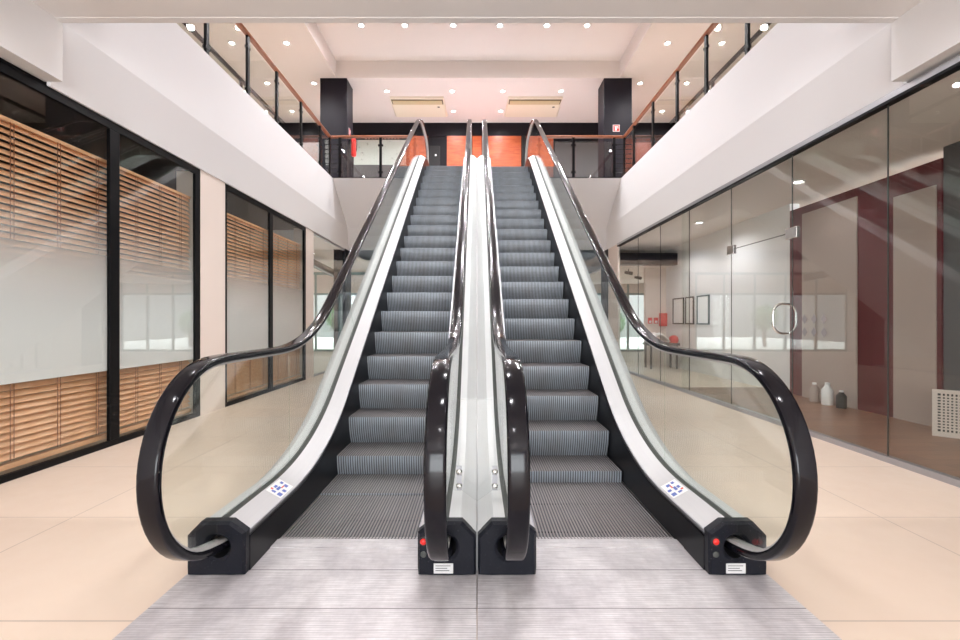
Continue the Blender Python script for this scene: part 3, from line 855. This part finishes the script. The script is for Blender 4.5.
# handrail centre line: whole visible loop
HR = 1.015; RN = .43
def handrail_path():
    cz = .585; cy = 2.12
    p = [(2.30, .115), (2.15, .142)]
    # lower newel: from the cap opening round the front and up to the flat
    for k in range(0, 29):
        a = radians(-100 - k * (170 / 28))    # from bottom round the front to the top
        yy = cy + .436 * cos(a); zz = cz + .43 * sin(a)
        if k == 0: continue
        p.append((yy, zz))
    p += line(HR, 2.30, 10.85, 1.6, 1.6)[0:]
    cy2 = 10.87
    for k in range(1, 29):
        a = radians(90 - k * (170 / 28)); p.append((cy2 + .415 * cos(a), U + cz + .43 * sin(a)))
    p += [(YE1 - .02, U + .135), (YE1 - .18, U + .075)]
    return p
HP = dense(handrail_path(), .06)
# smooth the joins a little
for _ in range(3):
    HP = [HP[0]] + [((a[0] + 2 * b_[0] + c[0]) / 4, (a[1] + 2 * b_[1] + c[1]) / 4) for a, b_, c in zip(HP, HP[1:], HP[2:])] + [HP[-1]]
# travelling bottom -> front -> top -> back: the loop's outside lies on the left, so n > 0 is outward

def cap_mesh(front_sign, ysurf, z0):
    """end cap: outline in x (0 = step side edge, .27 = outer edge) and z, hole for the handrail"""
    out = [(.0, .004), (.06, .0), (.21, .0), (.268, .004), (.270, .04), (.270, .187), (.205, .254), (.065, .254), (-.003, .204), (-.003, .04)]
    hc = (.125, .136); hr = .054; Nn = 64
    angs = [2 * pi * i / Nn for i in range(Nn)] + [math.atan2(z - hc[1], x - hc[0]) % (2 * pi) for x, z in out]
    angs = sorted(set(round(a, 5) for a in angs))
    def hit(a, sc=1.0):
        dx, dz = cos(a), sin(a); best = None
        for (x0, zz0), (x1, zz1) in zip(out, out[1:] + out[:1]):
            ex, ez = x1 - x0, zz1 - zz0; den = dx * ez - dz * ex
            if abs(den) < 1e-9: continue
            t = ((x0 - hc[0]) * ez - (zz0 - hc[1]) * ex) / den; u = ((x0 - hc[0]) * dz - (zz0 - hc[1]) * dx) / den
            if t > 0 and -1e-6 <= u <= 1 + 1e-6 and (best is None or t < best): best = t
        return best
    rings = []
    f = front_sign
    for kind in ('back', 'edge', 'front', 'rim', 'hole', 'deep'):
        ring = []
        for a in angs:
            T = hit(a)
            if kind == 'back': r_, y = T, .055
            elif kind == 'edge': r_, y = T, .014
            elif kind == 'front': r_, y = T - .012, 0
            elif kind == 'rim': r_, y = hr + .014, .0
            elif kind == 'hole': r_, y = hr, .012
            else: r_, y = hr, .16
            ring.append((hc[0] + cos(a) * r_, ysurf - f * y if f < 0 else ysurf - y, z0 + hc[1] + sin(a) * r_))
        rings.append(ring)
    m = MB(); n = len(angs)
    for rg in rings: m.v += rg
    for k in range(5):
        for i in range(n):
            j = (i + 1) % n; m.f.append((k * n + i, k * n + j, (k + 1) * n + j, (k + 1) * n + i)); m.m.append(0 if k < 4 else 1)
    m.f.append(tuple(range(5 * n, 6 * n))); m.m.append(1)
    # centre seam above the hole
    y = ysurf - f * -.0005 if f < 0 else ysurf + .0005
    return m

def rounded(w, t, r):
    """handrail section: flat outer face, rolled edges; x half width w, n thickness t"""
    pts = []
    for cx, cz, a0 in ((w - r, t / 2 - r, 0), (-w + r, t / 2 - r, 90), (-w + r, -t / 2 + r, 180), (w - r, -t / 2 + r, 270)):
        for k in range(5):
            a = radians(a0 + k * 22.5); pts.append((cx + r * cos(a), cz + r * sin(a)))
    return pts

def clip(poly, p, n):
    """Sutherland-Hodgman: keep the side where (q - p).n >= 0"""
    out = []
    for a, c in zip(poly, poly[1:] + poly[:1]):
        da = (a[0] - p[0]) * n[0] + (a[1] - p[1]) * n[1]; dc = (c[0] - p[0]) * n[0] + (c[1] - p[1]) * n[1]
        if da >= 0: out.append(a)
        if da * dc < 0:
            t = da / (da - dc); out.append((a[0] + (c[0] - a[0]) * t, a[1] + (c[1] - a[1]) * t))
    return out

def escalator(xc, label, phase_y, sticker_side):
    root = empty('escalator', (xc, Y0, 0)); tag(root, label, 'escalator', 'pair of parallel escalators')
    def P(mb): mb.v = [(x, y - Y0, z) for x, y, z in mb.v]; return mb
    # floor plate, comb plates
    P(MB().box(-.677, .677, 1.2, 2.46, 0.0, .006).box(-.679, -.41, 2.46, 4.6, -.02, .0).box(.41, .679, 2.46, 4.6, -.02, .0)).build('floor_plate', M['plate'], root)
    c = MB(); c.box(-.40, .40, 2.40, 2.49, .006, .010)
    for i in range(44): x = -.394 + i * .018; c.prism([(2.49, .010), (2.53, .002), (2.49, .0)], 'x', x, x + .010)
    P(c).build('comb_plate', M['plate'], root)
    P(MB().box(-.40, .40, 10.02, 11.9, U, U + .008)).build('landing_plate', M['plate'], root)
    # steps
    s = s_at_y(phase_y)
    while at_s(s - .4)[0] > 2.12: s -= .4
    while True:
        y, z = at_s(s)
        if y > 10.05: break
        o = bpy.data.objects.new('step', STEP); COL.objects.link(o); o.parent = root
        o.location = (0, y - Y0, z - .006); s += .4
    slot = line(.252, Y0 + .05, YE1, 2.0, 1.2)
    slot = dense(slot, .25)
    for sd in (-1, 1):
        X = lambda x: sd * x
        # decks
        sec = [(X(.405), -.055), (X(.505), .0), (X(.505), -.02), (X(.405), -.075)]
        P(MB().sweep(sec, slot)).build('inner_deck', M['deck_in'], root)
        sec = [(X(.545), .0), (X(.600), .0), (X(.676), -.062), (X(.676), -.085), (X(.545), -.03)]
        P(MB().sweep(sec, slot)).build('outer_deck', M['deck'], root)
        P(MB().sweep([(X(.505), -.004), (X(.545), -.004), (X(.545), -.02), (X(.505), -.02)], slot)).build('glass_gasket', M['gasket'], root)
        P(MB().sweep([(X(.400), -.054), (X(.408), -.054), (X(.408), -.080), (X(.400), -.080)], slot)).build('edge_trim', M['alu'], root)
        # skirt and outer cladding
        for nm, xa, xb, top, drop, mt in (('skirt_panel', .400, .408, -.07, .62, M['skirt']), ('outer_cladding', .668, .678, -.08, 1.15, M['cladding'])):
            m = MB(); vs = []
            for y, z in slot:
                zb = max(.0, z - drop) if y < 9.9 else z - drop
                for x, zz in ((xa, z + top), (xb, z + top), (xb, zb), (xa, zb)): vs.append((X(x), y, zz))
            fs = []
            for i in range(len(slot) - 1):
                for k in range(4): fs.append((i * 4 + k, i * 4 + (k + 1) % 4, (i + 1) * 4 + (k + 1) % 4, (i + 1) * 4 + k))
            fs += [(0, 1, 2, 3), tuple(range(len(vs) - 4, len(vs)))]
            P(m.add(vs, fs)).build(nm, mt, root)
        # glass balustrade
        loop = [(y, z) for y, z in HP if not (y > 2.13 and z < .235) and not (y > YE1 - .03 and z < U + .235)]
        inner = []
        for i, q in enumerate(loop):
            a = loop[max(0, i - 1)]; c_ = loop[min(len(loop) - 1, i + 1)]; l = math.dist(a, c_)
            inner.append((q[0] + (c_[1] - a[1]) / l * .012, q[1] - (c_[0] - a[0]) / l * .012))
        inner = [q for q in inner if q[1] > .236 or q[0] < 2.19]
        low = [(y, z - .012) for y, z in slot if y > 2.2]
        poly = inner + [(YE1 - .02, U + .238)] + low[::-1] + [(2.2, .240)]
        cuts = [2.95, 4.35, 6.05, 7.75, 9.35, 10.3]
        def cut(y): 
            if y < 3 or y > 9.6: return (y, 0), (1.0, 0.0)
            return (y, nosing_z(y) + .6), (cos(TH), sin(TH))
        bounds = [None] + cuts + [None]
        for a, c_ in zip(bounds, bounds[1:]):
            pl = poly
            if a is not None: p0, nn = cut(a); pl = clip(pl, (p0[0] + .003, p0[1]), nn)
            if c_ is not None: p0, nn = cut(c_); pl = clip(pl, (p0[0] - .003, p0[1]), (-nn[0], -nn[1]))
            q = []
            for v in pl:
                if not q or math.dist(v, q[-1]) > 1e-4: q.append(v)
            if len(q) < 3: continue
            g = P(MB().prism(q, 'x', X(.525) - .005, X(.525) + .005)).build('glass_panel', M['esc_glass'], root)
            bm = bmesh.new(); bm.from_mesh(g.data); bmesh.ops.triangulate(bm, faces=[f for f in bm.faces if len(f.verts) > 4]); bm.to_mesh(g.data); bm.free()
        # handrail and its guide
        hs = [(X(.525) + x, n) for x, n in rounded(.042, .034, .014)]
        P(MB().sweep(hs, HP)).build('handrail', M['rubber'], root, smooth=True)
        P(MB().sweep([(X(.525) - .030, -.014), (X(.525) + .030, -.014), (X(.525) + .024, -.027), (X(.525) - .024, -.027)], HP)).build('handrail_guide', M['guide'], root)
        # end caps
        for f, yy, zz in ((-1, Y0, 0.0), (1, YE1 + .05, U)):
            m = cap_mesh(f, yy, zz)
            if f < 0: m.v = [(x, yy + abs(y - yy), z) for x, y, z in m.v]
            m.v = [(X(.405 + x), y, z) for x, y, z in m.v]
            cap = P(m).build('end_cap', [M['plastic'], M['black']], root)
            if f < 0:
                P(MB().box(X(.530) - .0015, X(.530) + .0015, Y0 - .001, Y0 + .01, .206, .244)).build('seam', M['black'], cap)
                if sd == 1:
                    m = MB(); m.lathe((X(.430), Y0 - .001, .166), [(.015, .003), (.015, -.006), (.012, -.010), (.008, -.012), (.003, -.013)], 20, axis='y'); P(m).build('stop_button', M['red'], cap, smooth=True)
                    P(MB().lathe((X(.430), Y0 - .001, .166), [(.022, .004), (.022, -.003), (.017, -.004)], 20, axis='y')).build('button_collar', M['black'], cap)
                    P(MB().lathe((X(.430), Y0 - .001, .106), [(.014, .004), (.014, -.004), (.009, -.006)], 18, axis='y').box(X(.430) - .0025, X(.430) + .0025, Y0 - .009, Y0 - .006, .098, .114)).build('key_switch', M['gasket'], cap)
                    P(MB().box(X(.478), X(.568), Y0 - .003, Y0 + .002, .018, .064)).build('name_plate', M['label'], cap)
                    m = MB()
                    for k, wd in enumerate((.07, .055, .065)): m.box(X(.486), X(.486) + wd, Y0 - .0036, Y0 - .003, .052 - k * .011, .055 - k * .011)
                    P(m).build('plate_print', M['gasket'], cap)
        # sticker
        if sd == sticker_side:
            def D(t, y):    # point on the inner deck, t from the step edge (0) to the glass (1)
                return (X(.405 + .1 * t), y, .252 - .055 * (1 - t) + .0015)
            def quad(m, t0, t1, ya, yb, dz=0):
                a = [D(t0, ya), D(t1, ya), D(t1, yb), D(t0, yb)]
                m.add([(x, y, z + dz) for x, y, z in a] + [(x, y, z - .0014) for x, y, z in a], [(0, 1, 2, 3), (7, 6, 5, 4), (0, 4, 5, 1), (1, 5, 6, 2), (2, 6, 7, 3), (3, 7, 4, 0)])
            m = MB(); quad(m, .10, .92, 2.56, 2.74); st = P(m).build('safety_sticker', M['white'], root)
            for t0, t1, ya, yb in ((.16, .38, 2.575, 2.61), (.16, .34, 2.635, 2.66), (.5, .7, 2.58, 2.60), (.48, .62, 2.62, 2.665), (.66, .8, 2.63, 2.66), (.3, .5, 2.69, 2.72), (.6, .75, 2.70, 2.725)):
                m = MB(); quad(m, t0, t1, ya, yb, .0008); P(m).build('pictogram', M['blue'], st)
            for t0, t1, ya, yb in ((.44, .5, 2.66, 2.70), (.72, .84, 2.60, 2.615)):
                m = MB(); quad(m, t0, t1, ya, yb, .0008); P(m).build('red_mark', M['red'], st)
    # underside between the claddings
    m = MB(); vs = []
    pts = [(y, max(.0, z - 1.15)) for y, z in slot if z - 1.15 > .01 and y < 10.9]
    for y, z in pts: vs += [(-.668, y, z), (.668, y, z), (.668, y, z + .02), (-.668, y, z + .02)]
    fs = []
    for i in range(len(pts) - 1):
        for k in range(4): fs.append((i * 4 + k, i * 4 + (k + 1) % 4, (i + 1) * 4 + (k + 1) % 4, (i + 1) * 4 + k))
    P(m.add(vs, fs)).build('underside', M['cladding'], root)
    return root
escalator(-.679, 'left escalator of the pair, grey steps rising between black handrails', 3.856, -1)
escalator(.679, 'right escalator of the pair, with a sticker on its right-hand deck', 3.735, 1)

# clear barrier between the two escalators
r = empty('barrier_panel', (0, 2.46, .226)); tag(r, 'clear plastic barrier panel between the two inner handrails, held by two bolted brackets', 'barrier panel')
MB().prism([(-.142, .06), (-.08, .058), (0, .0), (.08, .058), (.142, .06), (.142, .52), (.125, .545), (-.125, .545), (-.142, .52)], 'y', 0, .008).build('panel', M['acrylic'], r)
for s in (-1, 1):
    b = MB().box(s * .095 - .014, s * .095 + .014, -.006, .0, .06, .19).build('bracket', M['alu'], r)
    for z in (.085, .16):
        MB().lathe((s * .095, -.006, z), [(.017, 0), (.016, -.008), (.011, -.014), (.004, -.016)], 18, axis='y').build('bolt', M['chrome'], b, smooth=True)

# ------------------------------------------------------------------ daylight, camera, view
w = bpy.data.worlds.new('World'); SC.world = w; w.use_nodes = True
bg = w.node_tree.nodes['Background']; bg.inputs[0].default_value = (.93, .97, 1.0, 1); nt = w.node_tree
tc = N(nt, 'ShaderNodeTexCoord'); sp = N(nt, 'ShaderNodeSeparateXYZ'); L(nt, tc.outputs['Generated'], sp.inputs[0])
mr = N(nt, 'ShaderNodeMapRange', interpolation_type='SMOOTHSTEP'); L(nt, sp.outputs[1], mr.inputs[0])
mr.inputs[1].default_value = .4; mr.inputs[2].default_value = -.5; mr.inputs[3].default_value = .8; mr.inputs[4].default_value = 11.0
L(nt, mr.outputs[0], bg.inputs[1])      # sky strength shaped by direction: raised behind the viewer, lowered at the far end
pl = bpy.data.lights.new('entrance_portal', 'AREA'); pl.shape = 'RECTANGLE'; pl.size = 4.4; pl.size_y = 2.8; pl.cycles.is_portal = True
po = bpy.data.objects.new('entrance_portal', pl); po.location = (0, -6.9, 1.5); po.rotation_euler = (pi / 2, 0, 0); COL.objects.link(po)
cam = bpy.data.cameras.new('Camera'); co = bpy.data.objects.new('Camera', cam); COL.objects.link(co); SC.camera = co
co.location = (0, 0, 1.19); co.rotation_euler = (pi / 2, 0, 0)
cam.sensor_width = 36; cam.lens = 460 / 960 * 36
cam.shift_x = 3 / 960; cam.shift_y = 1 / 960; cam.clip_start = .05
SC.view_settings.view_transform = 'Standard'; SC.view_settings.look = 'None'
SC.view_settings.gamma = 1; SC.view_settings.exposure = .63; SC.view_settings.use_curve_mapping = False
SC.cycles.max_bounces = 10; SC.cycles.diffuse_bounces = 5; SC.cycles.glossy_bounces = 4
SC.cycles.transparent_max_bounces = 32
SC.cycles.sample_clamp_indirect = 8
SC.cycles.caustics_reflective = False; SC.cycles.caustics_refractive = False
